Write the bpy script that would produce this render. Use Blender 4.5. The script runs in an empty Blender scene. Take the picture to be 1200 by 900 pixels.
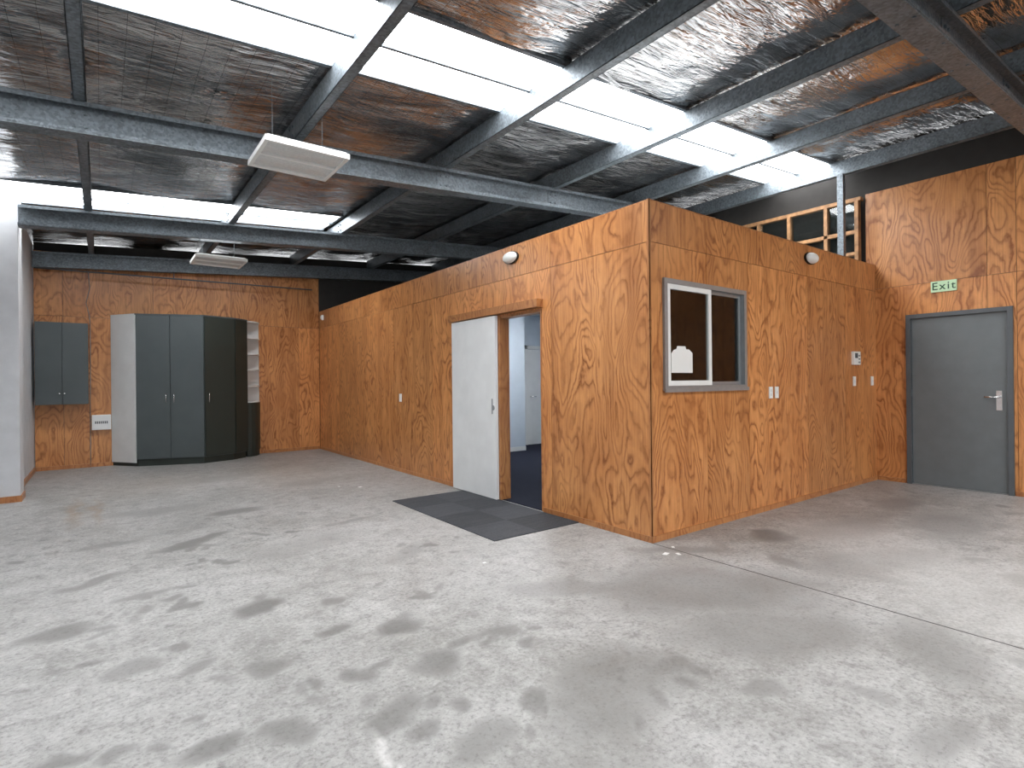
import bpy, bmesh, math, random
import numpy as np
from mathutils import Vector, Matrix, noise
random.seed(7)
scene = bpy.context.scene
try:
    scene.view_settings.view_transform = 'Standard'
    scene.view_settings.look = 'None'
except Exception as e:
    print(e)

SL = 0.065            # roof slope (rise per metre towards +X)
XW = 3.527            # west face of the plywood office
YS = 2.865            # south face of the plywood office
XE = 8.0              # east wall
YN = 11.2             # north (back) wall
YB = -4.0             # south wall behind the camera
HB = 2.75             # office height

def S(r, g, b):
    o = []
    for c in (r, g, b):
        c = c/255.0
        o.append(c/12.92 if c <= 0.04045 else ((c+0.055)/1.055)**2.4)
    return (o[0], o[1], o[2], 1.0)

# ------------------------------------------------------------------ materials
def new_mat(name):
    m = bpy.data.materials.new(name)
    m.use_nodes = True
    nt = m.node_tree
    b = nt.nodes['Principled BSDF']
    return m, nt, b

def nd(nt, typ, **kw):
    n = nt.nodes.new(typ)
    for k, v in kw.items():
        if k.startswith('i_'):
            n.inputs[k[2:].replace('_', ' ')].default_value = v
        else:
            setattr(n, k, v)
    return n

def math_n(nt, op, a, b=None, c=None):
    n = nt.nodes.new('ShaderNodeMath'); n.operation = op
    for i, v in enumerate((a, b, c)):
        if v is None: continue
        if isinstance(v, (int, float)): n.inputs[i].default_value = v
        else: nt.links.new(v, n.inputs[i])
    return n.outputs[0]

def ramp(nt, fac, stops):
    r = nt.nodes.new('ShaderNodeValToRGB')
    cr = r.color_ramp
    while len(cr.elements) < len(stops): cr.elements.new(0.5)
    for e, (p, c) in zip(cr.elements, stops):
        e.position = p
        e.color = c if len(c) == 4 else (c[0], c[1], c[2], 1)
    nt.links.new(fac, r.inputs[0])
    return r.outputs[0]

def mixc(nt, fac, a, b, mode='MIX'):
    n = nt.nodes.new('ShaderNodeMix'); n.data_type = 'RGBA'; n.blend_type = mode
    def put(v, s):
        if isinstance(v, (tuple, list)): s.default_value = v
        elif isinstance(v, (int, float)): s.default_value = v
        else: nt.links.new(v, s)
    put(fac, n.inputs[0]); put(a, n.inputs[6]); put(b, n.inputs[7])
    return n.outputs[2]

def simple(name, col, rough=0.5, metal=0.0, var=0.06, scale=8.0, bump=0.0, spec=0.5):
    m, nt, b = new_mat(name)
    g = nd(nt, 'ShaderNodeNewGeometry')
    n = nd(nt, 'ShaderNodeTexNoise', i_Scale=scale, i_Detail=4.0)
    nt.links.new(g.outputs['Position'], n.inputs['Vector'])
    lo = tuple(max(0, c*(1-var*2)) for c in col[:3])+(1,)
    hi = tuple(min(1, c*(1+var*2)) for c in col[:3])+(1,)
    nt.links.new(ramp(nt, n.outputs[0], [(0.3, lo), (0.7, hi)]), b.inputs['Base Color'])
    b.inputs['Roughness'].default_value = rough
    b.inputs['Metallic'].default_value = metal
    b.inputs['Specular IOR Level'].default_value = spec
    if bump > 0:
        bp = nd(nt, 'ShaderNodeBump', i_Strength=bump, i_Distance=0.01)
        nt.links.new(n.outputs[0], bp.inputs['Height'])
        nt.links.new(bp.outputs[0], b.inputs['Normal'])
    return m

def ply_material(name, light, mid, dark, rough=0.33):
    m, nt, b = new_mat(name)
    g = nd(nt, 'ShaderNodeNewGeometry')
    sp = nd(nt, 'ShaderNodeSeparateXYZ'); nt.links.new(g.outputs['Position'], sp.inputs[0])
    at = nd(nt, 'ShaderNodeAttribute', attribute_name='sheet')
    w = math_n(nt, 'MULTIPLY', at.outputs['Fac'], 37.0)
    u = math_n(nt, 'ADD', sp.outputs[0], sp.outputs[1])
    def vec(us, vs):
        c = nd(nt, 'ShaderNodeCombineXYZ')
        nt.links.new(math_n(nt, 'MULTIPLY', u, us), c.inputs[0])
        nt.links.new(math_n(nt, 'MULTIPLY', sp.outputs[2], vs), c.inputs[1])
        return c.outputs[0]
    def noi(v, scale, det, dist=0.0, rgh=0.5):
        n = nd(nt, 'ShaderNodeTexNoise', noise_dimensions='4D')
        n.inputs['Scale'].default_value = scale
        n.inputs['Detail'].default_value = det
        n.inputs['Distortion'].default_value = dist
        n.inputs['Roughness'].default_value = rgh
        nt.links.new(v, n.inputs['Vector']); nt.links.new(w, n.inputs['W'])
        return n.outputs[0]
    field = noi(vec(2.5, 0.78), 1.0, 2.0, 0.45, 0.42)
    wig = noi(vec(16, 9.0), 1.0, 3.0)
    wob = noi(vec(5, 2.2), 1.0, 2.0)
    r = math_n(nt, 'ADD', math_n(nt, 'MULTIPLY', field, 22.0), math_n(nt, 'ADD', math_n(nt, 'MULTIPLY', wig, 1.0), math_n(nt, 'MULTIPLY', wob, 2.6)))
    r = math_n(nt, 'FRACT', r)
    ring = ramp(nt, r, [(0.0, (0.25,)*3), (0.25, (0.0,)*3), (0.55, (0.2,)*3), (0.85, (1, 1, 1)), (1.0, (0.25,)*3)])
    streak = noi(vec(70, 2.5), 1.0, 4.0, 0, 0.6)
    band = noi(vec(7, 0.5), 1.0, 3.0)
    cloud = noi(vec(1.9, 1.3), 1.0, 5.0, 0, 0.6)
    breakup = noi(vec(5, 2.2), 1.0, 4.0)
    amt = math_n(nt, 'MULTIPLY', ring, ramp(nt, breakup, [(0.30, (0.22,)*3), (0.62, (1.0,)*3)]))
    c1 = mixc(nt, ramp(nt, cloud, [(0.35, (0, 0, 0)), (0.65, (1, 1, 1))]), mid, light)
    c1 = mixc(nt, ramp(nt, band, [(0.36, (0.32,)*3), (0.54, (0.0,)*3)]), c1, dark)
    c2 = mixc(nt, amt, c1, dark)
    c3 = mixc(nt, ramp(nt, streak, [(0.40, (0.0,)*3), (0.72, (0.38,)*3)]), c2, dark)
    c3 = mixc(nt, ramp(nt, streak, [(0.28, (0.30,)*3), (0.45, (0.0,)*3)]), c3, light)
    tint = math_n(nt, 'ADD', math_n(nt, 'MULTIPLY', math_n(nt, 'FRACT', math_n(nt, 'MULTIPLY', at.outputs['Fac'], 7.31)), 0.28), 0.90)
    cc = nd(nt, 'ShaderNodeCombineXYZ')
    for i in range(3): nt.links.new(tint, cc.inputs[i])
    c4 = mixc(nt, 1.0, c3, cc.outputs[0], 'MULTIPLY')
    nt.links.new(c4, b.inputs['Base Color'])
    b.inputs['Roughness'].default_value = rough
    b.inputs['Specular IOR Level'].default_value = 0.45
    bp = nd(nt, 'ShaderNodeBump', i_Strength=0.10, i_Distance=0.01)
    nt.links.new(math_n(nt, 'ADD', cloud, math_n(nt, 'MULTIPLY', amt, 0.25)), bp.inputs['Height']); nt.links.new(bp.outputs[0], b.inputs['Normal'])
    return m

M = {}
M['ply'] = ply_material('varnished_plywood', (0.69, 0.325, 0.120, 1), (0.55, 0.232, 0.077, 1), (0.235, 0.074, 0.021, 1))
M['plytrim'] = ply_material('varnished_pine_trim', (0.54, 0.255, 0.095, 1), (0.42, 0.18, 0.065, 1), (0.26, 0.09, 0.032, 1))
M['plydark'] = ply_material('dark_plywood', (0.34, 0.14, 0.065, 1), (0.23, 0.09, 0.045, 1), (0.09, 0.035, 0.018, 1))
M['timber'] = simple('pine_framing', (0.30, 0.155, 0.065, 1), 0.6, 0, 0.18, 14)
M['back'] = simple('dark_backing', (0.03, 0.028, 0.026, 1), 0.8)
M['white'] = simple('white_paint', S(222, 224, 224), 0.5, 0, 0.02, 5)
M['lens'] = simple('prismatic_lens', S(208, 212, 212), 0.3, 0, 0.05, 60, 0.15)
M['wallwhite'] = simple('white_block_wall', S(205, 208, 212), 0.7, 0, 0.03, 6, 0.1)
M['plaster'] = simple('pale_blue_plaster', S(196, 207, 218), 0.7, 0, 0.02, 5)
M['plastic'] = simple('white_plastic', S(232, 234, 232), 0.35, 0, 0.01, 5)
M['doorgrey'] = simple('grey_door_paint', S(108, 115, 118), 0.42, 0, 0.03, 7, 0.03)
M['framegrey'] = simple('dark_frame_paint', S(86, 92, 96), 0.45, 0, 0.03, 7)
M['cab'] = simple('slate_cabinet_laminate', S(74, 82, 84), 0.5, 0, 0.03, 4)
M['cabdark'] = simple('dark_green_cabinet_laminate', S(42, 50, 46), 0.45, 0, 0.03, 4)
M['black'] = simple('black_plastic', S(28, 28, 30), 0.5)
M['alu'] = simple('aluminium_frame', S(150, 154, 156), 0.4, 0.5, 0.03, 20)
M['chrome'] = simple('satin_chrome', (0.7, 0.7, 0.7, 1), 0.25, 1.0, 0.02, 20)
M['exit'] = simple('exit_sign_face', S(200, 232, 194), 0.4, 0, 0.02, 20)
M['exittext'] = simple('exit_sign_green', S(30, 78, 48), 0.5)
M['asphalt'] = simple('asphalt', S(120, 120, 118), 0.9, 0, 0.1, 12)

# galvanised steel with spangle
def galv(name, base):
    m, nt, b = new_mat(name)
    g = nd(nt, 'ShaderNodeNewGeometry')
    v = nd(nt, 'ShaderNodeTexVoronoi', i_Scale=55.0); nt.links.new(g.outputs['Position'], v.inputs['Vector'])
    n = nd(nt, 'ShaderNodeTexNoise', i_Scale=5.0, i_Detail=5.0); nt.links.new(g.outputs['Position'], n.inputs['Vector'])
    hs = nd(nt, 'ShaderNodeSeparateColor'); nt.links.new(v.outputs['Color'], hs.inputs[0])
    f = math_n(nt, 'ADD', math_n(nt, 'MULTIPLY', hs.outputs[0], 0.45), math_n(nt, 'MULTIPLY', n.outputs[0], 0.6))
    lo = tuple(c*0.62 for c in base[:3]); hi = tuple(min(1, c*1.45) for c in base[:3])
    nt.links.new(ramp(nt, f, [(0.2, lo), (0.85, hi)]), b.inputs['Base Color'])
    b.inputs['Metallic'].default_value = 0.5
    nt.links.new(math_n(nt, 'ADD', math_n(nt, 'MULTIPLY', hs.outputs[1], 0.2), 0.35), b.inputs['Roughness'])
    return m
M['galv'] = galv('galvanised_steel', S(106, 114, 120))

# foil
def foil():
    m, nt, b = new_mat('foil_insulation')
    g = nd(nt, 'ShaderNodeNewGeometry')
    def mapn(sx, sy, sc, det, dist=0.0, rg=0.5):
        mp = nd(nt, 'ShaderNodeMapping'); mp.inputs['Scale'].default_value = (sx, sy, 1.0)
        nt.links.new(g.outputs['Position'], mp.inputs[0])
        n = nd(nt, 'ShaderNodeTexNoise', i_Scale=sc, i_Detail=det, i_Distortion=dist, i_Roughness=rg); nt.links.new(mp.outputs[0], n.inputs['Vector']); return n.outputs[0]
    n1 = mapn(1.2, 3.0, 1.5, 3.0, 0.6)
    cr = mapn(2.4, 17.0, 1.0, 3.0, 1.2)
    fine = mapn(14, 26, 1.0, 4.0)
    ridge = math_n(nt, 'ABSOLUTE', math_n(nt, 'SUBTRACT', cr, 0.5))
    h = math_n(nt, 'ADD', math_n(nt, 'MULTIPLY', n1, 1.6), math_n(nt, 'MULTIPLY', ridge, 0.75))
    h = math_n(nt, 'ADD', h, math_n(nt, 'MULTIPLY', fine, 0.07))
    bp = nd(nt, 'ShaderNodeBump', i_Strength=0.7, i_Distance=0.035)
    nt.links.new(h, bp.inputs['Height']); nt.links.new(bp.outputs[0], b.inputs['Normal'])
    sp = nd(nt, 'ShaderNodeSeparateXYZ'); nt.links.new(g.outputs['Position'], sp.inputs[0])
    def line(o, s, wd):
        f = math_n(nt, 'FRACT', math_n(nt, 'MULTIPLY', o, 1.0/s))
        return math_n(nt, 'LESS_THAN', f, wd/s)
    l = math_n(nt, 'MAXIMUM', line(sp.outputs[0], 0.15, 0.003), line(sp.outputs[1], 0.30, 0.004))
    base = ramp(nt, n1, [(0.3, (0.28, 0.28, 0.285)), (0.7, (0.66, 0.655, 0.65))])
    nt.links.new(mixc(nt, math_n(nt, 'MULTIPLY', l, 0.75), base, (0.03, 0.03, 0.03, 1)), b.inputs['Base Color'])
    b.inputs['Metallic'].default_value = 0.97
    b.inputs['Roughness'].default_value = 0.13
    return m
M['foil'] = foil()

def emis(name, col, st):
    m, nt, b = new_mat(name)
    b.inputs['Base Color'].default_value = (0.8, 0.8, 0.8, 1)
    g = nd(nt, 'ShaderNodeNewGeometry')
    w = nd(nt, 'ShaderNodeTexWave', i_Scale=2.1, bands_direction='Y'); nt.links.new(g.outputs['Position'], w.inputs['Vector'])
    nt.links.new(ramp(nt, w.outputs[1], [(0, tuple(c*0.93 for c in col[:3])), (1, col)]), b.inputs['Emission Color'])
    b.inputs['Emission Strength'].default_value = st
    return m
M['sky'] = emis('skylight_polycarbonate', (0.98, 0.988, 1.0, 1), 12.5)
M['office_fill'] = emis('office_fill_diffuser', (0.97, 0.98, 1.0, 1), 135.0)  # glow for the added office lamp
M['window_fill'] = emis('window_room_fill_diffuser', (1.0, 0.93, 0.85, 1), 30.0)  # glow for the added lamp behind the window

def glass():
    m = bpy.data.materials.new('window_glass'); m.use_nodes = True
    nt = m.node_tree; nt.nodes.clear()
    o = nd(nt, 'ShaderNodeOutputMaterial'); t = nd(nt, 'ShaderNodeBsdfTransparent'); gl = nd(nt, 'ShaderNodeBsdfGlossy')
    t.inputs[0].default_value = (0.82, 0.85, 0.85, 1); gl.inputs['Roughness'].default_value = 0.02
    f = nd(nt, 'ShaderNodeFresnel'); f.inputs[0].default_value = 1.5
    mx = nd(nt, 'ShaderNodeMixShader')
    nt.links.new(f.outputs[0], mx.inputs[0]); nt.links.new(t.outputs[0], mx.inputs[1]); nt.links.new(gl.outputs[0], mx.inputs[2])
    nt.links.new(mx.outputs[0], o.inputs[0])
    return m
M['glass'] = glass()

def carpet(name, a, c, sc, ta=0.5, tb=0.75):
    m, nt, b = new_mat(name)
    g = nd(nt, 'ShaderNodeNewGeometry')
    n = nd(nt, 'ShaderNodeTexNoise', i_Scale=sc, i_Detail=3.0); nt.links.new(g.outputs['Position'], n.inputs['Vector'])
    mp = nd(nt, 'ShaderNodeMapping'); mp.inputs['Scale'].default_value = (3, 60, 1); nt.links.new(g.outputs['Position'], mp.inputs[0])
    n2 = nd(nt, 'ShaderNodeTexNoise', i_Scale=1.0); nt.links.new(mp.outputs[0], n2.inputs['Vector'])
    f = math_n(nt, 'ADD', math_n(nt, 'MULTIPLY', n.outputs[0], 0.6), math_n(nt, 'MULTIPLY', n2.outputs[0], 0.4))
    at = nd(nt, 'ShaderNodeAttribute', attribute_name='sheet')
    cc = ramp(nt, f, [(0.35, a), (0.65, c)])
    tint = math_n(nt, 'ADD', math_n(nt, 'MULTIPLY', at.outputs['Fac'], ta), tb)
    cb = nd(nt, 'ShaderNodeCombineXYZ')
    for i in range(3): nt.links.new(tint, cb.inputs[i])
    nt.links.new(mixc(nt, 1.0, cc, cb.outputs[0], 'MULTIPLY'), b.inputs['Base Color'])
    b.inputs['Roughness'].default_value = 0.95
    b.inputs['Specular IOR Level'].default_value = 0.15
    bp = nd(nt, 'ShaderNodeBump', i_Strength=0.4, i_Distance=0.004); nt.links.new(n.outputs[0], bp.inputs['Height']); nt.links.new(bp.outputs[0], b.inputs['Normal'])
    return m
M['tile'] = carpet('grey_carpet_tile', S(64, 66, 70), S(92, 94, 98), 180, 0.8, 0.66)
M['carpet'] = carpet('navy_carpet', S(28, 30, 42), S(44, 48, 62), 120)

def concrete():
    m, nt, b = new_mat('stained_concrete')
    g = nd(nt, 'ShaderNodeNewGeometry')
    P = g.outputs['Position']
    def noi(sc, det=4.0, dist=0.0, rg=0.55):
        n = nd(nt, 'ShaderNodeTexNoise', i_Scale=sc, i_Detail=det, i_Distortion=dist, i_Roughness=rg)
        nt.links.new(P, n.inputs['Vector']); return n.outputs[0]
    big = noi(0.7, 6.0, 0.5, 0.6); med = noi(2.6, 10.0, 0.7, 0.72); fine = noi(46, 7.0, 0, 0.75); mid2 = noi(9, 9.0, 0.4, 0.75)
    base = ramp(nt, big, [(0.32, S(146, 146, 143)), (0.5, S(162, 162, 160)), (0.68, S(176, 176, 175))])
    c = mixc(nt, ramp(nt, med, [(0.48, (0, 0, 0)), (0.70, (0.5,)*3)]), base, S(192, 192, 191))
    c = mixc(nt, ramp(nt, med, [(0.30, (0.5,)*3), (0.46, (0, 0, 0))]), c, S(122, 121, 119))
    c = mixc(nt, ramp(nt, mid2, [(0.34, (0.65,)*3), (0.50, (0, 0, 0))]), c, S(120, 119, 117))
    c = mixc(nt, ramp(nt, mid2, [(0.54, (0.0,)*3), (0.70, (0.5,)*3)]), c, S(198, 198, 197))
    c = mixc(nt, ramp(nt, fine, [(0.34, (0.65,)*3), (0.5, (0, 0, 0)), ]), c, S(98, 97, 95))
    c = mixc(nt, ramp(nt, fine, [(0.55, (0.0,)*3), (0.72, (0.5,)*3), ]), c, S(210, 210, 209))
    at = nd(nt, 'ShaderNodeAttribute', attribute_name='stain')
    rag = math_n(nt, 'ADD', math_n(nt, 'MULTIPLY', math_n(nt, 'SUBTRACT', mid2, 0.5), 1.1), math_n(nt, 'MULTIPLY', math_n(nt, 'SUBTRACT', fine, 0.5), 0.9))
    s = math_n(nt, 'ADD', at.outputs['Fac'], math_n(nt, 'MULTIPLY', rag, ramp(nt, at.outputs['Fac'], [(0.0, (0, 0, 0)), (0.25, (1, 1, 1))])))
    s = ramp(nt, s, [(0.10, (0, 0, 0)), (0.50, (0.44,)*3), (1.0, (0.76,)*3)])
    c = mixc(nt, s, c, S(92, 91, 89))
    at2 = nd(nt, 'ShaderNodeAttribute', attribute_name='pale')
    c = mixc(nt, math_n(nt, 'MULTIPLY', at2.outputs['Fac'], math_n(nt, 'ADD', 0.35, fine)), c, S(226, 226, 224))
    at3 = nd(nt, 'ShaderNodeAttribute', attribute_name='rust_warm_bounce')  # rust streaks together with painted warm plywood bounce
    c = mixc(nt, math_n(nt, 'MULTIPLY', at3.outputs['Fac'], 0.45), c, S(146, 124, 98))
    # saw-cut control joint in line with the office wall
    sp = nd(nt, 'ShaderNodeSeparateXYZ'); nt.links.new(P, sp.inputs[0])
    dx = math_n(nt, 'ABSOLUTE', math_n(nt, 'SUBTRACT', sp.outputs[0], 3.52))
    j = math_n(nt, 'MULTIPLY', math_n(nt, 'LESS_THAN', dx, 0.0065), math_n(nt, 'LESS_THAN', sp.outputs[1], 2.85))
    c = mixc(nt, math_n(nt, 'MULTIPLY', j, 0.9), c, S(52, 51, 49))
    nt.links.new(c, b.inputs['Base Color'])
    nt.links.new(ramp(nt, med, [(0.3, (0.40,)*3), (0.7, (0.60,)*3)]), b.inputs['Roughness'])
    b.inputs['Specular IOR Level'].default_value = 0.35
    bp = nd(nt, 'ShaderNodeBump', i_Strength=0.15, i_Distance=0.004)
    nt.links.new(math_n(nt, 'ADD', fine, mid2), bp.inputs['Height']); nt.links.new(bp.outputs[0], b.inputs['Normal'])
    return m
M['concrete'] = concrete()

# ------------------------------------------------------------------ mesh builder
class MB:
    def __init__(self, name):
        self.name = name; self.bm = bmesh.new(); self.mats = []
        self.lay = self.bm.faces.layers.float.new('sheet')
    def mi(self, k):
        if k not in self.mats: self.mats.append(k)
        return self.mats.index(k)
    def _faces(self, vs, quads, mat, sid):
        out = []
        for q in quads:
            try: f = self.bm.faces.new([vs[i] for i in q])
            except ValueError: continue
            f.material_index = self.mi(mat); f[self.lay] = sid; out.append(f)
        return out
    def box(self, x0, x1, y0, y1, z0, z1, mat, sid=0.3, Mx=None):
        x0, x1 = sorted((x0, x1)); y0, y1 = sorted((y0, y1)); z0, z1 = sorted((z0, z1))
        co = [(x0,y0,z0),(x1,y0,z0),(x1,y1,z0),(x0,y1,z0),(x0,y0,z1),(x1,y0,z1),(x1,y1,z1),(x0,y1,z1)]
        vs = [self.bm.verts.new(Mx @ Vector(c) if Mx else c) for c in co]
        return self._faces(vs, [(0,3,2,1),(4,5,6,7),(0,1,5,4),(1,2,6,5),(2,3,7,6),(3,0,4,7)], mat, sid)
    def prism(self, pts, z0, z1, mat, sid=0.3):
        return self.extr([(p[0], p[1], z0) for p in pts], (0, 0, z1-z0), mat, sid)
    def extr(self, pts3, d, mat, sid=0.3):
        n = len(pts3); d = Vector(d)
        vs = [self.bm.verts.new(p) for p in pts3]+[self.bm.verts.new(Vector(p)+d) for p in pts3]
        quads = [tuple(range(n-1, -1, -1)), tuple(range(n, 2*n))]+[(i, (i+1) % n, n+(i+1) % n, n+i) for i in range(n)]
        return self._faces(vs, quads, mat, sid)
    def cyl(self, p, q, r, mat, seg=12, r2=None, smooth=True):
        p = Vector(p); q = Vector(q); d = (q-p); L = d.length; d.normalize()
        rot = d.to_track_quat('Z', 'Y').to_matrix().to_4x4()
        mt = Matrix.Translation((p+q)/2) @ rot
        r2 = r if r2 is None else r2
        res = bmesh.ops.create_cone(self.bm, cap_ends=True, segments=seg, radius1=r, radius2=r2, depth=L, matrix=mt)
        for f in {f for v in res['verts'] for f in v.link_faces}:
            f.material_index = self.mi(mat); f[self.lay] = 0.3; f.smooth = smooth and len(f.verts) == 4
    def dome(self, c, n, t, b, rt, rb, rn, mat, seg=24, rings=7):
        """half ellipsoid, flat side on point c, bulging along n"""
        c = Vector(c); n = Vector(n); t = Vector(t); b = Vector(b)
        rows = []
        for j in range(rings):
            ph = math.pi/2*j/rings
            rows.append([self.bm.verts.new(c+t*rt*math.cos(ph)*math.cos(a)+b*rb*math.cos(ph)*math.sin(a)+n*rn*math.sin(ph)) for a in [2*math.pi*i/seg for i in range(seg)]])
        tip = self.bm.verts.new(c+n*rn)
        k = self.mi(mat)
        for j in range(rings-1):
            for i in range(seg):
                f = self.bm.faces.new((rows[j][i], rows[j][(i+1) % seg], rows[j+1][(i+1) % seg], rows[j+1][i])); f.smooth = True; f.material_index = k
        for i in range(seg):
            f = self.bm.faces.new((rows[-1][i], rows[-1][(i+1) % seg], tip)); f.smooth = True; f.material_index = k
        f = self.bm.faces.new(rows[0][::-1]); f.material_index = k
    def pbox(self, p, q, z0, z1, th, mat, off=0.0, gap=0.0):
        p = Vector(p); q = Vector(q); d = (q-p).normalized(); o = Vector((d.y, -d.x))
        a = p+d*gap+o*off; b_ = q-d*gap+o*off
        self.prism([a+o*th, b_+o*th, b_, a], z0, z1, mat)
    def done(self, slope=False, bevel=0.0):
        if slope:
            for v in self.bm.verts: v.co.z += SL*v.co.x
        bmesh.ops.recalc_face_normals(self.bm, faces=self.bm.faces[:])
        me = bpy.data.meshes.new(self.name); self.bm.to_mesh(me); self.bm.free()
        for k in self.mats: me.materials.append(M[k])
        ob = bpy.data.objects.new(self.name, me); scene.collection.objects.link(ob)
        if bevel > 0:
            md = ob.modifiers.new('bevel', 'BEVEL'); md.width = bevel; md.segments = 2; md.limit_method = 'ANGLE'
        return ob

def ply_wall(mb, axis, face, th, u0, u1, z0, z1, uedges, zedges, holes=(), mat='ply', gap=0.0022, seed=0):
    """plywood sheets; axis 'X': wall normal along X (u = Y); axis 'Y': normal along Y (u = X)"""
    ue = sorted(set([u0, u1]+[e for e in uedges if u0 < e < u1]+[h[i] for h in holes for i in (0, 1) if u0 < h[i] < u1]))
    ze = sorted(set([z0, z1]+[e for e in zedges if z0 < e < z1]+[h[i] for h in holes for i in (2, 3) if z0 < h[i] < z1]))
    us = set(uedges); zs = set(zedges)
    for a, b_ in zip(ue[:-1], ue[1:]):
        for c, d in zip(ze[:-1], ze[1:]):
            um, zm = (a+b_)/2, (c+d)/2
            if any(h[0] < um < h[1] and h[2] < zm < h[3] for h in holes): continue
            iu = sum(1 for e in uedges if e < um); iz = sum(1 for e in zedges if e < zm)
            rr = random.Random(iu*31+iz*77+seed*1009); sid = rr.random()
            a2 = a+(gap if a in us else 0); b2 = b_-(gap if b_ in us else 0)
            c2 = c+(gap if c in zs else 0); d2 = d-(gap if d in zs else 0)
            k = .004   # dark packing strip behind the sheets shows in the joints
            if axis == 'X':
                mb.box(face, face+th-k, a2, b2, c2, d2, mat, sid); mb.box(face+th-k+.0002, face+th, a, b_, c, d, 'back')
            else:
                mb.box(a2, b2, face, face+th-k, c2, d2, mat, sid); mb.box(a, b_, face+th-k+.0002, face+th, c, d, 'back')

# ------------------------------------------------------------------ floor with stains
def build_floor():
    x0, x1, y0, y1 = -1.75, 8.15, -4.15, 11.35
    st = 0.025
    nx = int((x1-x0)/st)+1; ny = int((y1-y0)/st)+1
    xs = np.linspace(x0, x1, nx); ys = np.linspace(y0, y1, ny)
    X, Y = np.meshgrid(xs, ys)
    v = np.stack([X.ravel(), Y.ravel(), np.zeros(X.size)], 1)
    idx = np.arange(nx*ny).reshape(ny, nx)
    f = np.stack([idx[:-1, :-1], idx[:-1, 1:], idx[1:, 1:], idx[1:, :-1]], -1).reshape(-1, 4)
    me = bpy.data.meshes.new('floor')
    me.vertices.add(len(v)); me.vertices.foreach_set('co', v.ravel())
    me.loops.add(f.size); me.loops.foreach_set('vertex_index', f.ravel())
    me.polygons.add(len(f)); me.polygons.foreach_set('loop_start', np.arange(0, f.size, 4))
    me.update(calc_edges=True)
    wx = np.zeros(X.size); wy = np.zeros(X.size)
    vv = v
    for i in range(len(vv)):
        a, b_ = vv[i, 0], vv[i, 1]
        wx[i] = a+0.09*noise.noise((a*3.1, b_*3.1, 0))+.035*noise.noise((a*11, b_*11, 5))
        wy[i] = b_+0.09*noise.noise((a*3.1+40, b_*3.1, 9))+.035*noise.noise((a*11+9, b_*11, 7))
    stain = np.zeros(X.size)
    blobs = [(1.13,6.24,.26,.15,0,.65),(.59,5.24,.34,.09,.5,.75),(.72,3.47,.13,.10,.5,.95),(-.21,3.74,.15,.10,0,.7),
        (-.08,4.61,.2,.08,.4,.6),(1.26,2.74,.14,.11,0,.85),(1.26,2.27,.15,.11,.4,.7),(.90,2.01,.13,.09,.8,.6),
        (.54,2.15,.10,.08,0,.6),(.30,2.22,.12,.09,.4,.8),(.63,2.72,.12,.08,.4,.6),(.94,2.39,.08,.07,0,.7),
        (1.48,2.36,.09,.06,0,.6),(1.63,2.38,.07,.05,0,.6),(.98,2.90,.08,.05,.6,.7),(4.47,2.40,.22,.17,0,.9),
        (2.99,2.05,.75,.46,-.6,.50),(1.75,1.62,.42,.28,.4,.42),(2.76,1.48,.55,.3,-.5,.42),(1.11,3.29,.09,.05,.5,.7),
        (1.55,3.02,.10,.06,0,.6),(2.06,1.63,.12,.07,0,.6),(1.09,1.66,.16,.10,.4,.45),(2.35,2.55,.5,.16,-.7,.36),
        (5.2,2.1,.5,.25,0,.4),(6.0,1.6,.6,.3,.2,.4),(3.2,0.9,.4,.2,.5,.35),(0.1,3.1,.13,.08,.3,.5),(.35,2.9,.1,.06,.3,.5),
        (1.9,3.9,.3,.12,.6,.3),(0.4,6.8,.5,.2,0,.3),(2.2,7.5,.5,.25,.4,.25),(1.3,8.6,.6,.3,.2,.25),(3.6,2.6,.35,.12,-.6,.45),
        (1.1,1.2,.5,.3,.3,.25),(4.4,1.6,.6,.25,-.3,.35),(1.3,4.6,.6,.3,.3,.22),(.2,4.1,.14,.06,.2,.5),(1.9,5.1,.2,.08,.3,.4),
        (.05,5.6,.25,.10,.2,.4),(1.05,2.0,.06,.05,0,.6),(1.15,1.92,.05,.05,0,.6),(.98,1.87,.05,.04,0,.55),(6.6,2.2,.4,.2,.1,.4)]
    rr = random.Random(3)
    for k in range(30):
        x = rr.uniform(-.6, 2.6); y = rr.uniform(1.4, 5.6)
        for j in range(rr.randint(2, 6)):
            r = rr.uniform(.016, .045)
            blobs.append((x+rr.gauss(0, .12), y+rr.gauss(0, .12), r*rr.uniform(1, 2.2), r, rr.uniform(0, 3), rr.uniform(.35, .7)))
    for k in range(34):
        x = rr.uniform(2.0, 7.5); y = rr.uniform(.2, 2.6); r = rr.uniform(.03, .10)
        blobs.append((x, y, r*rr.uniform(1, 2.2), r, rr.uniform(0, 3), rr.uniform(.3, .5)))
    for (bx, by, rx, ry, a, s) in blobs:
        dx = wx-bx; dy = wy-by; ca, sa = math.cos(a), math.sin(a)
        e = np.sqrt(((dx*ca+dy*sa)/rx)**2+((-dx*sa+dy*ca)/ry)**2)
        body = np.clip((1.3-e)/0.7, 0, 1)
        stain = np.maximum(stain, s*body)
    pale = np.zeros(X.size)
    for (ax, ay, bx, by, w, s) in [(.812,1.967,.817,1.724,.014,.7),(5.0,1.9,3.9,.9,.5,.28),(4.6,1.0,3.0,-.2,.5,.25)]:
        A = np.array([ax, ay]); B = np.array([bx, by]); d = B-A; L = (d**2).sum()
        t = np.clip(((wx-ax)*d[0]+(wy-ay)*d[1])/L, 0, 1)
        dd = np.sqrt((wx-ax-t*d[0])**2+(wy-ay-t*d[1])**2)
        pale = np.maximum(pale, np.clip(1.4-dd/w, 0, 1)*s)
    rust_warm_bounce = np.zeros(X.size)
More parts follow.
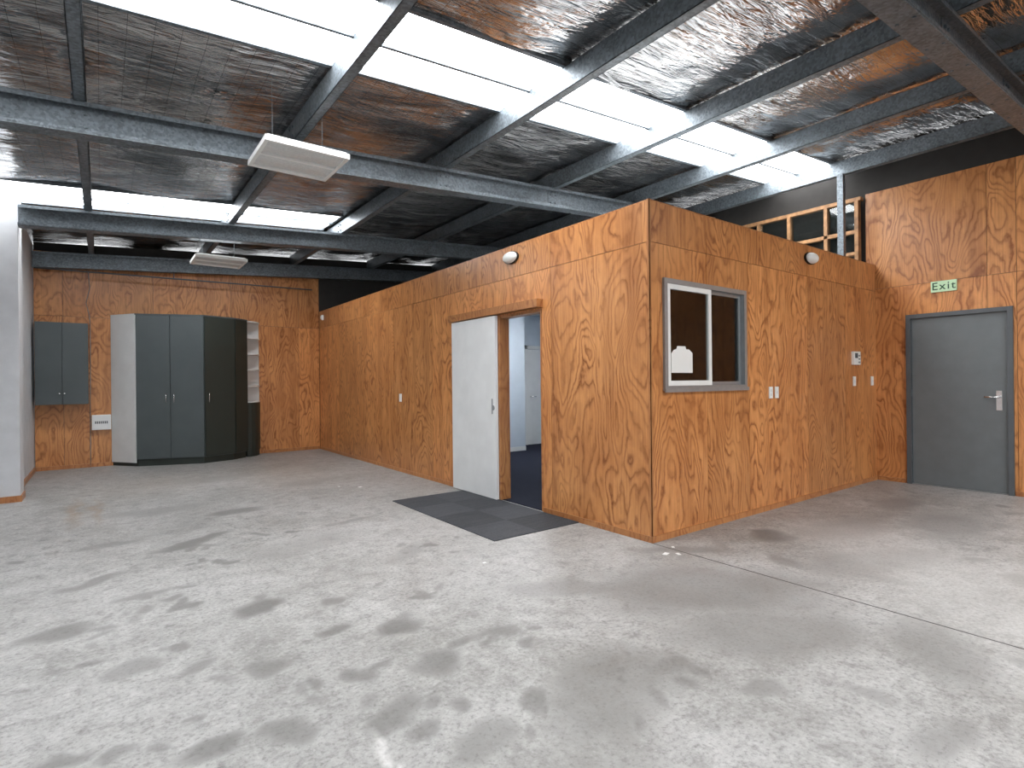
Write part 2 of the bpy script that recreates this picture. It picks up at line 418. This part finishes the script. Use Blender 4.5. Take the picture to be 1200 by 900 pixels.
    for (bx, by, rx, ry, a) in [(-.25,7.3,.06,.9,.1),(-.05,7.2,.05,.8,.1),(.6,8.8,.8,1.2,0),(2.2,8.6,1.0,1.6,0)]:  # narrow rust streaks; broad patches paint warm light reflected off the plywood
        dx = wx-bx; dy = wy-by
        e = np.sqrt((dx/rx)**2+(dy/ry)**2); rust_warm_bounce = np.maximum(rust_warm_bounce, np.clip(1.2-e, 0, 1)*(1 if rx < .1 else .45))
    for nm, arr in (('stain', stain), ('pale', pale), ('rust_warm_bounce', rust_warm_bounce)):
        at = me.attributes.new(nm, 'FLOAT', 'POINT'); at.data.foreach_set('value', arr.astype(np.float32))
    me.materials.append(M['concrete'])
    ob = bpy.data.objects.new('floor', me); scene.collection.objects.link(ob)
build_floor()
mb = MB('ground'); mb.box(-12, 18, -22, -4.16, -0.08, -0.02, 'asphalt'); mb.done()

# ------------------------------------------------------------------ shell walls
def top(x): return 3.60+SL*x
mb = MB('wall_west'); mb.box(-1.75, -1.6, YB-.15, 8.369, 0, top(-1.7), 'wallwhite'); mb.done()
mb = MB('wall_pier'); mb.box(-1.75, -.75, 8.37, 8.72, 0, 3.50, 'wallwhite'); mb.box(-1.75, -.79, 8.44, 8.72, 3.50, 3.54, 'wallwhite'); mb.done()
mb = MB('wall_west_rear'); mb.box(-.99, -.84, 8.721, YN+.15, 0, 3.53, 'wallwhite'); mb.done()
mb = MB('wall_north')
mb.extr([(-.83, YN+.02, 0), (XE+.15, YN+.02, 0), (XE+.15, YN+.02, top(XE+.15)), (-.83, YN+.02, top(-.83))], (0, .13, 0), 'back')
ply_wall(mb, 'Y', YN, .018, -.83, 3.52, 0, 3.42, [-.83+1.2*i+.35 for i in range(5)], [2.42], seed=4)
mb.done()
DY0, DY1, DZ = 1.53, 2.53, 2.08
mb = MB('wall_east')
for (a, b_, c, d) in [(YB-.15, DY0, 0, 4.10), (DY1, YN, 0, 4.10), (DY0, DY1, DZ, 4.10)]:
    mb.box(XE+.02, XE+.15, a, b_, c, d, 'back')
ply_wall(mb, 'X', XE, .018, YB, 2.97, 0, 3.70, [2.97-1.2*i-.02 for i in range(1, 6)]+[1.50], [2.45], holes=[(DY0, DY1, 0, DZ)], seed=2)
mb.box(XE+.16, XE+.2, DY0-.2, DY1+.2, 0, DZ+.2, 'back')
mb.done()
mb = MB('wall_south')
mb.box(-1.6, -.6, YB-.15, YB, 0, 3.45, 'wallwhite'); mb.box(7.2, XE, YB-.15, YB, 0, 4.05, 'wallwhite')
mb.extr([(-.6, YB-.15, 3.1), (7.2, YB-.15, 3.1), (7.2, YB-.15, top(7.2)), (-.6, YB-.15, top(-.6))], (0, .15, 0), 'wallwhite'); mb.done()

# ------------------------------------------------------------------ roof (foil), skylights
SKY = [(-1.65, 7.93, 3.24, 4.11), (-1.65, 2.9, 8.05, 8.93), (-1.65, 7.93, -1.5, -.63)]
def build_roof():
    bm = bmesh.new()
    ycuts = [YB-.15, -1.5, -.63, 3.24, 4.11, 8.05, 8.93, YN+.15]
    def zf(x, y):
        ph = ((x+.13) % 1.56)/1.56
        sag = -0.035*math.sin(math.pi*ph)**2*(0.6+0.6*noise.noise((x*.4, y*.9, 3)))
        return 3.63+SL*x+sag+0.014*noise.noise((x*2.2, y*2.2, 0))+0.006*noise.noise((x*3, y*9, 4))
    def patch(x0, x1, y0, y1):
        nx = max(1, round((x1-x0)/.08)); ny = max(1, round((y1-y0)/.05))
        g = [[bm.verts.new((x0+(x1-x0)*i/nx, y0+(y1-y0)*j/ny, zf(x0+(x1-x0)*i/nx, y0+(y1-y0)*j/ny))) for i in range(nx+1)] for j in range(ny+1)]
        for j in range(ny):
            for i in range(nx):
                f = bm.faces.new((g[j][i], g[j+1][i], g[j+1][i+1], g[j][i+1])); f.smooth = True
    xa, xb = -1.75, XE+.15
    for a, b_ in zip(ycuts[:-1], ycuts[1:]):
        sk = [s for s in SKY if abs(s[2]-a) < 1e-6]
        if sk:
            s = sk[0]
            if s[1] < xb: patch(s[1], xb, a, b_)
            patch(xa, s[0], a, b_)
        else: patch(xa, xb, a, b_)
    me = bpy.data.meshes.new('ceiling'); bm.to_mesh(me); bm.free(); me.materials.append(M['foil'])
    ob = bpy.data.objects.new('ceiling', me); scene.collection.objects.link(ob)
build_roof()
for i, s in enumerate(SKY):
    mb = MB('skylight')
    n = 36
    for k in range(n):
        ya = s[2]+(s[3]-s[2])*k/n; yb = s[2]+(s[3]-s[2])*(k+1)/n
        za = 3.655+.012*math.sin(k/n*2*math.pi*11); zb = 3.655+.012*math.sin((k+1)/n*2*math.pi*11)
        vs = [mb.bm.verts.new(c) for c in [(s[0], ya, za), (s[1], ya, za), (s[1], yb, zb), (s[0], yb, zb)]]
        mb._faces(vs, [(0, 3, 2, 1)], 'sky', .3)
    ymid = (s[2]+s[3])/2
    mb.box(s[0], s[1], ymid-.014, ymid+.014, 3.595, 3.625, 'galv')
    mb.box(s[0], s[1], s[2]-.03, s[2]+.006, 3.60, 3.64, 'galv'); mb.box(s[0], s[1], s[3]-.006, s[3]+.03, 3.60, 3.64, 'galv')
    mb.done(slope=True)

# ------------------------------------------------------------------ steel
PX = [-.15, 1.41, 2.96, 4.53, 6.08, 7.62]
def rafter(yc, xa, xb, w=.15, dep=.24, zb=3.18):
    mb = MB('steel_rafter')
    zt = zb+dep-.002
    mb.box(xa, xb, yc-w/2, yc+w/2, zb, zb+.012, 'galv'); mb.box(xa, xb, yc-w/2, yc+w/2, zt-.012, zt, 'galv')
    mb.box(xa, xb, yc-.006, yc+.006, zb+.012, zt-.012, 'galv')
    for s in (-1, 1):
        mb.box(xa, xb, yc+s*w/2-.004, yc+s*w/2+.004, zb+.012, zb+.035, 'galv'); mb.box(xa, xb, yc+s*w/2-.004, yc+s*w/2+.004, zt-.035, zt-.012, 'galv')
    for px in PX:
        if xa < px < xb-.1:
            for s in (-1, 1):
                mb.box(px-.05, px+.12, yc+s*.007, yc+s*.013, zb+.02, zt-.02, 'galv')
                for (ox, oz) in [(0, .07), (.07, .07), (0, .17), (.07, .17)]:
                    mb.cyl((px+ox, yc+s*.013, zb+oz), (px+ox, yc+s*.026, zb+oz), .013, 'galv', 6, smooth=False)
    x = xa+.25
    while x < xb-.1:
        for s in (-1, 1):
            mb.cyl((x, yc+s*.045, zb-.008), (x, yc+s*.045, zb), .011, 'galv', 6, smooth=False)
        x += .52
    return mb.done(slope=True)
rafter(8.37+.0, -.745, XE-.01); rafter(5.22, -1.59, XE-.01); rafter(1.21, -1.59, XE-.01); rafter(-2.8, -1.59, XE-.01)
rafter(11.05, -.83, XE-.01, w=.12, dep=.24)
for px in PX:
    mb = MB('steel_purlin')
    z0 = 3.42+SL*px; z1 = z0+.185; ya, yb = YB+.02, YN-.02; e = .005; w = .075
    mb.box(px, px+e, ya, yb, z0, z1, 'galv'); mb.box(px, px+w, ya, yb, z0, z0+e, 'galv'); mb.box(px, px+w, ya, yb, z1-e, z1, 'galv')
    mb.box(px+w-e, px+w, ya, yb, z0, z0+.02, 'galv'); mb.box(px+w-e, px+w, ya, yb, z1-.02, z1, 'galv')
    for yc in (8.37, 5.22, 1.21, -2.8):
        for dy in (-.05, .05):
            for dz in (.05, .13):
                mb.cyl((px-.012, yc+dy, z0+dz), (px, yc+dy, z0+dz), .012, 'galv', 6, smooth=False)
    mb.done()
mb = MB('steel_post')
mb.box(7.46, 7.53, 3.02, 3.09, 2.762, 3.88, 'galv'); mb.box(7.42, 7.57, 2.98, 3.13, 2.762, 2.772, 'galv'); mb.done()
mb = MB('cable_conduit')
mb.cyl((-.8, 10.9, 3.10), (3.3, 10.9, 3.14), .012, 'framegrey'); mb.cyl((1.0, 10.9, 3.11), (1.0, 10.9, 3.24), .008, 'framegrey', 8)
mb.done()
# timber framed clerestory glazing above the office
mb = MB('window_2')
ys_ = [3.02, 3.40, 3.9, 4.35, 4.80, 5.4, 6.0]
for y in ys_:
    mb.box(7.90, 7.99, y, y+.045, 2.735, 3.62, 'timber')
mb.box(7.90, 7.99, 2.99, 6.05, 3.62, 3.665, 'timber')
mb.box(7.90, 7.99, 3.06, 6.0, 3.20, 3.245, 'timber'); mb.box(7.90, 7.99, 3.06, 6.0, 2.92, 2.96, 'timber')
for a, b_ in zip(ys_[:-1], ys_[1:]):
    mb.box(7.943, 7.947, a+.046, b_-.001, 3.246, 3.619, 'glass'); mb.box(7.943, 7.947, a+.046, b_-.001, 2.961, 3.199, 'glass')
mb.done()

# ------------------------------------------------------------------ plywood office
OY0, OY1, OZ = 4.215, 4.95, 2.03
mb = MB('wall_office_west')
ed = [4.08, 5.28-.0, 6.48, 7.68, 8.88, 10.08]
ply_wall(mb, 'X', XW, .018, YS, YN-.002, 0.0, HB, ed, [2.42], holes=[(OY0, OY1, 0, OZ)], seed=11)
for (a, b_, c, d) in [(YS+.11, OY0, 0, HB-.05), (OY1, YN-.002, 0, HB-.05), (OY0, OY1, OZ, HB-.05)]:
    mb.box(XW+.0185, XW+.11, a, b_, c, d, 'plaster')
mb.box(XW+.002, XW+.11, YS+.02, YN-.002, HB-.0, HB+.012, 'plytrim', .8)
mb.done()
WX0, WX1, WZ0, WZ1 = 3.685, 4.915, 1.215, 2.145
mb = MB('wall_office_south')
ply_wall(mb, 'Y', YS, .018, XW+.019, XE-.001, 0.0, HB, [4.30, 4.98, 6.16, 7.1], [2.42], holes=[(WX0, WX1, WZ0, WZ1)], seed=5)
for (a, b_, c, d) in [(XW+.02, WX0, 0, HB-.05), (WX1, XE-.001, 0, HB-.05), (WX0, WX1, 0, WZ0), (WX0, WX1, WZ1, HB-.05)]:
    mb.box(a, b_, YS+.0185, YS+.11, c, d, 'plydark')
mb.box(XW+.019, XE-.002, YS+.002, YS+.11, HB, HB+.012, 'plytrim', .6)
mb.done()
mb = MB('trim_corner'); mb.box(XW-.006, XW+.016, YS-.006, YS-.0005, 0, HB+.012, 'plytrim', .2); mb.box(XW-.006, XW-.0005, YS-.006, YS+.018, 0, HB+.012, 'plytrim', .2); mb.done()
mb = MB('ceiling_office'); mb.box(XW+.111, XE-.001, YS+.111, YN-.01, 2.68, 2.73, 'white'); mb.done()
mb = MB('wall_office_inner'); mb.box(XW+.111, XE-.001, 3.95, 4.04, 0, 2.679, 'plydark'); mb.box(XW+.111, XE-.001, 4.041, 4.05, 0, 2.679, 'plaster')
mb.box(XW+.111, 6.43, 8.2, 8.3, 0, 2.679, 'plaster'); mb.box(6.33, 6.43, 8.3, 8.9, 0, 2.679, 'plaster'); mb.box(6.43, XE-.001, 8.9, 9.0, 0, 2.679, 'plaster')
mb.box(XE-.06, XE-.002, 4.051, 8.899, 0, 2.679, 'plaster'); mb.done()
mb = MB('carpet_office'); mb.box(XW+.02, XE-.07, 4.06, 8.19, 0.0005, .010, 'carpet'); mb.box(6.44, XE-.07, 8.19, 8.89, .0005, .010, 'carpet'); mb.done()
mb = MB('door_inner')
mb.box(6.95, 7.02, 8.86, 8.899, .011, 2.05, 'white'); mb.box(7.80, 7.87, 8.86, 8.899, .011, 2.05, 'white'); mb.box(6.95, 7.87, 8.86, 8.899, 1.98, 2.05, 'white')
mb.box(7.025, 7.795, 8.875, 8.899, .011, 1.975, 'white'); mb.cyl((7.10, 8.82, 1.0), (7.10, 8.875, 1.0), .012, 'chrome'); mb.cyl((7.10, 8.82, 1.0), (7.21, 8.82, 1.0), .009, 'chrome')
mb.done()
mb = MB('baseboard_office'); mb.box(XW+.112, 6.43, 8.185, 8.199, .011, .09, 'white'); mb.box(6.44, 6.94, 8.885, 8.899, .011, .09, 'white'); mb.done()
mb = MB('added_ceiling_lamp'); mb.cyl((5.6, 6.9, 2.62), (5.6, 6.9, 2.679), .2, 'office_fill', 28); mb.cyl((5.6, 6.9, 2.655), (5.6, 6.9, 2.6795), .215, 'alu', 28); mb.done()  # unseen lamp, added to brighten the office interior
mb = MB('added_ceiling_lamp'); mb.cyl((5.0, 3.35, 2.63), (5.0, 3.35, 2.679), .12, 'window_fill', 28); mb.cyl((5.0, 3.35, 2.655), (5.0, 3.35, 2.6795), .13, 'alu', 28); mb.done()  # second added lamp, lifts the dark room behind the window
mb = MB('timber_slat_rack')
for x in (4.35, 5.95, 7.2): mb.box(x, x+.04, 3.865, 3.94, 0, 2.45, 'timber')
for k in range(24): mb.box(4.30, 7.3, 3.84, 3.864, .2+k*.095, .262+k*.095, 'plytrim')
mb.done()

# skirtings
mb = MB('baseboard_office_west'); mb.box(XW-.012, XW-.0005, YS-.012, OY0-.005, 0, .05, 'plytrim', .7); mb.box(XW-.012, XW-.0005, 5.93, YN-.02, 0, .05, 'plytrim', .4); mb.done()
mb = MB('baseboard_office_south'); mb.box(XW, XE-.02, YS-.012, YS-.0005, 0, .05, 'plytrim', .5); mb.done()
mb = MB('baseboard_east'); mb.box(XE-.012, XE-.0005, YB, DY0-.01, 0, .05, 'plytrim', .5); mb.box(XE-.012, XE-.0005, DY1+.01, YS-.02, 0, .05, 'plytrim', .5); mb.done()
mb = MB('baseboard_north'); mb.box(-.82, .1, YN-.014, YN-.0005, 0, .06, 'plytrim', .9); mb.box(2.45, XW-.02, YN-.014, YN-.0005, 0, .06, 'plytrim', .3); mb.done()
mb = MB('baseboard_west'); mb.box(-.839, -.822, 8.73, YN-.02, 0, .07, 'plytrim', .9); mb.box(-1.59, -.75, 8.35, 8.3695, 0, .07, 'plytrim', .1); mb.box(-.7495, -.735, 8.35, 8.72, 0, .07, 'plytrim', .1); mb.done()

# ------------------------------------------------------------------ sliding door + opening lining
mb = MB('door_sliding')
mb.box(XW-.062, XW-.024, 4.945, 5.875, .012, 2.035, 'white')
mb.box(XW-.066, XW-.058, 5.0, 5.02, .95, 1.12, 'alu'); mb.cyl((XW-.068, 4.99, 1.02), (XW-.058, 4.99, 1.02), .028, 'alu', 18)
mb.done(bevel=.002)
mb = MB('trim_sliding_door')
mb.box(XW-.085, XW-.0005, 4.19, 5.93, 2.045, 2.125, 'plytrim', .3)
mb.box(XW-.018, XW+.11, OY1-.035, OY1-.001, 0.011, OZ-.001, 'plytrim', .6); mb.box(XW-.004, XW+.11, OY0+.001, OY0+.022, 0.011, OZ-.001, 'plytrim', .6)
mb.box(XW-.004, XW+.11, OY0+.023, OY1-.036, OZ-.025, OZ-.001, 'plytrim', .6)
mb.done()

# ------------------------------------------------------------------ window
mb = MB('window_1')
y0 = YS-.022; y1 = YS+.06
fw = .04
def frame(mb, a, b_, c, d, ya, yb, w, mat):
    mb.box(a, b_, ya, yb, c, c+w, mat); mb.box(a, b_, ya, yb, d-w, d, mat); mb.box(a, a+w, ya, yb, c+w, d-w, mat); mb.box(b_-w, b_, ya, yb, c+w, d-w, mat)
frame(mb, WX0+.001, WX1-.001, WZ0+.001, WZ1-.001, y0, y1, fw, 'alu')
xm = 4.32
frame(mb, WX0+.042, xm+.03, WZ0+.042, WZ1-.042, YS-.015, YS+.012, .042, 'plastic')
frame(mb, xm-.02, WX1-.042, WZ0+.042, WZ1-.042, YS+.02, YS+.045, .03, 'alu')
mb.box(WX0+.084, xm-.012, YS-.002, YS+.002, WZ0+.084, WZ1-.084, 'glass'); mb.box(xm+.01, WX1-.072, YS+.030, YS+.034, WZ0+.072, WZ1-.072, 'glass')
mb.box(WX0-.01, WX1+.01, YS-.035, YS-.0225, WZ0-.012, WZ0+.02, 'alu')
mb.done()
mb = MB('paper_notice')
o = 3.79; zz = 1.365
pts = [(0, 0), (.29, 0), (.29, .17), (.24, .20), (.20, .20), (.19, .225), (.08, .225), (.07, .20), (.03, .19), (0, .16)]
mb.extr([(o+a, YS-.0045, zz+b_) for a, b_ in pts], (0, .0015, 0), 'plastic'); mb.done()

# ------------------------------------------------------------------ exit door
mb = MB('door_exit')
F = .05
mb.box(XE-.03, XE+.10, DY0+.001, DY0+F, 0, DZ-.001, 'framegrey'); mb.box(XE-.03, XE+.10, DY1-F, DY1-.001, 0, DZ-.001, 'framegrey'); mb.box(XE-.03, XE+.10, DY0+F, DY1-F, DZ-F, DZ-.001, 'framegrey')
mb.box(XE+.005, XE+.05, DY0+F+.004, DY1-F-.004, .012, DZ-F-.004, 'doorgrey')
mb.box(XE-.01, XE+.09, DY0+F, DY1-F, 0, .010, 'alu')
hy = DY0+F+.075
mb.box(XE-.006, XE+.005, hy-.025, hy+.025, .93, 1.15, 'chrome'); mb.cyl((XE-.055, hy, 1.08), (XE+.0, hy, 1.08), .011, 'chrome'); mb.cyl((XE-.055, hy-.01, 1.08), (XE-.055, hy+.12, 1.08), .010, 'chrome')
mb.cyl((XE-.012, hy, .97), (XE+.0, hy, .97), .012, 'chrome')
for z in (.25, 1.05, 1.8): mb.cyl((XE-.004, DY1-F, z), (XE-.004, DY1-F, z+.1), .008, 'framegrey', 10)
mb.done()
mb = MB('exit_sign')
mb.box(XE-.022, XE-.0005, 2.02, 2.27, 2.32, 2.45, 'exit')
es = mb.done(bevel=.004)
cu = bpy.data.curves.new('exit_text', 'FONT'); cu.body = 'Exit'; cu.size = .125; cu.extrude = .001; cu.align_x = 'CENTER'; cu.align_y = 'CENTER'; cu.offset = .0008
cu.space_character = 1.2
cu.materials.append(M['exittext'])
to = bpy.data.objects.new('exit_text', cu); scene.collection.objects.link(to)
to.matrix_world = Matrix(((0, 0, -1, XE-.0235), (-1, 0, 0, 2.145), (0, 1, 0, 2.385), (0, 0, 0, 1)))
to.parent = es

# ------------------------------------------------------------------ wall lights, switches
def bulkhead(axis, face, u, z):
    mb = MB('bulkhead_light')
    n = (-1, 0, 0) if axis == 'X' else (0, -1, 0); t = (0, 1, 0) if axis == 'X' else (1, 0, 0); b_ = (0, 0, 1)
    c = Vector((face-.0005, u, z)) if axis == 'X' else Vector((u, face-.0005, z))
    N = Vector(n)
    ring = [c+Vector(t)*.125*math.cos(a)+Vector(b_)*.066*math.sin(a) for a in [2*math.pi*i/28 for i in range(28)]]
    mb.extr(ring, N*.022, 'black')
    mb.dome(c+N*.0225, n, t, b_, .116, .060, .06, 'plastic')
    mb.done(bevel=.002)
bulkhead('X', XW, 4.70, 2.63); bulkhead('Y', YS, 6.22, 2.62)
def switch(axis, face, u, z, w=.072, h=.116, name='light_switch', rock=1):
    mb = MB(name)
    def bx(du, dz, hw, hh, o0, o1, mat):
        if axis == 'X': mb.box(face-o1, face-o0, u+du-hw, u+du+hw, z+dz-hh, z+dz+hh, mat)
        else: mb.box(u+du-hw, u+du+hw, face-o1, face-o0, z+dz-hh, z+dz+hh, mat)
    bx(0, 0, w/2, h/2, .0005, .010, 'plastic')
    for k in range(rock): bx(0, (k-(rock-1)/2)*.04, .009, .014, .010, .014, 'white')
    mb.done(bevel=.002)
switch('X', XW, 7.46, 1.09); switch('Y', YS, 5.37, 1.17, w=.066, rock=2); switch('Y', YS, 5.485, 1.17, w=.066)
switch('Y', YS, 7.33, 1.27); switch('Y', YS, 7.86, 1.27)
mb = MB('intercom_panel')
mb.box(7.26, 7.45, YS-.03, YS-.0005, 1.47, 1.63, 'plastic'); mb.box(7.29, 7.37, YS-.032, YS-.03, 1.55, 1.61, 'framegrey')
for k in range(3):
    for j in range(2): mb.box(7.385+j*.028, 7.405+j*.028, YS-.033, YS-.03, 1.49+k*.04, 1.51+k*.04, 'alu')
mb.done(bevel=.003)
mb = MB('motion_sensor'); mb.dome((XW-.02, 10.95, 2.62), (-1, 0, 0), (0, 1, 0), (0, 0, 1), .03, .05, .035, 'plastic'); mb.box(XW-.02, XW-.0005, 10.92, 10.98, 2.57, 2.67, 'plastic'); mb.done()

# ------------------------------------------------------------------ ceiling light fixtures
def troffer(x0, x1, y0, y1, z, hang):
    mb = MB('fluorescent_ceiling_light')
    h = .055
    mb.box(x0+.02, x1-.02, y0+.02, y1-.02, z+.024, z+h, 'white')
    fr = .028
    mb.box(x0, x1, y0, y0+fr, z, z+.04, 'plastic'); mb.box(x0, x1, y1-fr, y1, z, z+.04, 'plastic'); mb.box(x0, x0+fr, y0+fr, y1-fr, z, z+.04, 'plastic'); mb.box(x1-fr, x1, y0+fr, y1-fr, z, z+.04, 'plastic')
    ym = (y0+y1)/2
    n = 12
    for k in range(2):
        a = y0+fr+.005+k*(ym-y0-fr); b_ = a+(ym-y0-fr)-.02
        pr = []
        for i in range(n+1):
            t = i/n; pr.append((x0+fr, a+(b_-a)*t, z+.018-.016*math.sin(math.pi*t)))
        pr += [(x0+fr, b_, z+.022), (x0+fr, a, z+.022)]
        mb.extr(pr, (x1-x0-2*fr, 0, 0), 'lens')
    mb.box(x0+fr, x1-fr, ym-.011, ym+.009, z+.002, z+.024, 'plastic')
    for x in (x0+.12, x1-.12):
        mb.cyl((x, ym, z+h), (x, ym, hang+SL*x), .0025, 'framegrey', 6)
    mb.done()
troffer(.97, 1.60, 4.27, 4.87, 3.09, 3.61); troffer(1.03, 1.68, 8.50, 9.1, 3.05, 3.61)

# ------------------------------------------------------------------ cabinets
mb = MB('corner_wardrobe')
A = Vector((.143, 11.195)); B = Vector((.448, 10.76)); D = Vector((1.372, 10.42)); E = Vector((1.863, 10.60)); Fp = Vector((2.10, 10.80)); Fb = Vector((2.10, 11.195))
C = B.lerp(D, .5)
HC = 2.475
mb.prism([A, B, D, E, Fp, Fb], .11, HC-.02, 'cab')
cen = Vector((1.2, 11.1))
mb.prism([p.lerp(cen, .03) if p not in (A, Fb) else p for p in (A, B, D, E, Fp, Fb)], 0, .11, 'cabdark')
mb.prism([A, B+Vector((-.01, -.02)), D+Vector((0, -.03)), E+Vector((.015, -.02)), Fp+Vector((.02, -.01)), Fb], HC-.02, HC, 'cab')
mb.pbox(A, B, .06, HC-.001, .019, 'white', 0.001)
mb.pbox(B, C, .12, HC-.025, .019, 'cab', .001, .005); mb.pbox(C, D, .12, HC-.025, .019, 'cab', .001, .005)
mb.pbox(D, E, .12, HC-.025, .019, 'cabdark', .001, .005); mb.pbox(E, Fp, .12, HC-.025, .019, 'cabdark', .001, .005)
def sh(s): 
    pts = [Vector((2.103, 11.195))]
    for i in range(7):
        a = math.pi/2*i/6
        pts.append(Vector((2.103+.287*math.cos(a)*s, 11.195-.38*math.sin(a)*s)))
    return pts
mb.prism(sh(1.0), .11, .98, 'cabdark'); mb.prism(sh(.95), 0, .11, 'cabdark')
for z in (.98, 1.27, 1.56, 1.85, 2.14, 2.44): mb.prism(sh(1.0), z, z+.02, 'white')
mb.box(2.103, 2.112, 10.83, 11.19, 1.0, 2.44, 'white'); mb.box(2.112, 2.385, 11.185, 11.195, 1.0, 2.44, 'white')
for p, q, t in ((B, C, .88), (C, D, .12), (D, E, .12)):
    d = (q-p).normalized(); o = Vector((d.y, -d.x)); h = p.lerp(q, t)+o*.045; r0 = p.lerp(q, t)+o*.02
    mb.cyl((h.x, h.y, 1.02), (h.x, h.y, 1.18), .006, 'chrome', 8)
    for z in (1.04, 1.16): mb.cyl((r0.x, r0.y, z), (h.x, h.y, z), .005, 'chrome', 8)
mb.done()
mb = MB('wall_cabinet')
mb.box(-.80, -.165, 10.885, 11.198, 1.03, 2.29, 'cab')
mb.box(-.80, -.485, 10.865, 10.884, 1.03, 2.29, 'cab'); mb.box(-.480, -.165, 10.865, 10.884, 1.03, 2.29, 'cab')
for x in (-.515, -.455): mb.cyl((x, 10.845, 1.2), (x, 10.865, 1.2), .01, 'chrome', 10)
mb.done(bevel=.002)
mb = MB('meter_box')
mb.box(-.13, .12, 11.12, 11.1995, .60, .84, 'plastic'); mb.box(-.12, .11, 11.112, 11.12, .61, .83, 'white')
for k in range(7): mb.box(-.09+k*.025, -.073+k*.025, 11.109, 11.112, .70, .74, 'framegrey')
mb.done(bevel=.003)
mb = MB('wall_cable')
pts = [(-.16, 3.16), (-.14, 2.9), (-.19, 2.65), (-.15, 2.45), (-.14, 2.30), (-.14, 1.6), (-.15, .9), (-.15, .5), (-.15, .02)]
for a, b_ in zip(pts[:-1], pts[1:]): mb.cyl((a[0], 11.19, a[1]), (b_[0], 11.19, b_[1]), .005, 'alu', 8)
mb.done()

# ------------------------------------------------------------------ carpet tile mat
mb = MB('carpet_tile_mat')
tones = [[.35, .15, .4, .2], [.1, .4, .2, .35]]
for i in range(2):
    for j in range(4):
        x = 2.56+i*.475; y = 3.69+j*.492
        mb.box(x+.001, x+.474, y+.001, y+.491, .0005, .008, 'tile', tones[i][j])
mb.done()
mb = MB('paper_scraps')
for (x, y, s, a) in [(3.38, 2.62, .03, .3), (3.45, 2.56, .022, 1.2), (3.56, 2.69, .018, .8), (2.2, 3.3, .015, .2), (2.6, 6.7, .03, .5), (2.4, 6.9, .02, .9)]:
    R = Matrix.Translation((x, y, .0015)) @ Matrix.Rotation(a, 4, 'Z')
    mb.box(-s, s, -s*.6, s*.6, 0, .0015, 'plastic', .3, R)
mb.done()

# ------------------------------------------------------------------ world & light
w = bpy.data.worlds.new('World'); scene.world = w; w.use_nodes = True
nt = w.node_tree; bg = nt.nodes['Background']
tc = nd(nt, 'ShaderNodeTexCoord'); sp = nd(nt, 'ShaderNodeSeparateXYZ'); nt.links.new(tc.outputs['Generated'], sp.inputs[0])
nt.links.new(ramp(nt, sp.outputs[2], [(0.0, (.84, .86, .88)), (.5, (.97, .985, 1.0))]), bg.inputs[0])
bg.inputs[1].default_value = 2.4
ld = bpy.data.lights.new('doorway_portal', 'AREA'); ld.shape = 'RECTANGLE'; ld.size = 7.8; ld.size_y = 3.1
ld.cycles.is_portal = True
lo = bpy.data.objects.new('doorway_portal', ld); scene.collection.objects.link(lo)
lo.location = (3.3, YB-.1, 1.55); lo.rotation_euler = (math.radians(90), 0, 0)

# ------------------------------------------------------------------ camera
yaw = math.atan2(481, 644)
Fv = Vector((math.sin(yaw), math.cos(yaw), 0)); Rv = Vector((math.cos(yaw), -math.sin(yaw), 0)); Z = Vector((0, 0, 1))
th = .0104
R2 = Rv*math.cos(th)-Z*math.sin(th); U2 = Z*math.cos(th)+Rv*math.sin(th); B2 = -Fv
cd = bpy.data.cameras.new('Camera'); cd.sensor_width = 36; cd.sensor_fit = 'HORIZONTAL'; cd.lens = 644/1200*36; cd.shift_y = -2/1200; cd.clip_start = .02
co = bpy.data.objects.new('Camera', cd); scene.collection.objects.link(co)
co.matrix_world = Matrix(((R2.x, U2.x, B2.x, 0), (R2.y, U2.y, B2.y, 0), (R2.z, U2.z, B2.z, 1.3), (0, 0, 0, 1)))
scene.camera = co
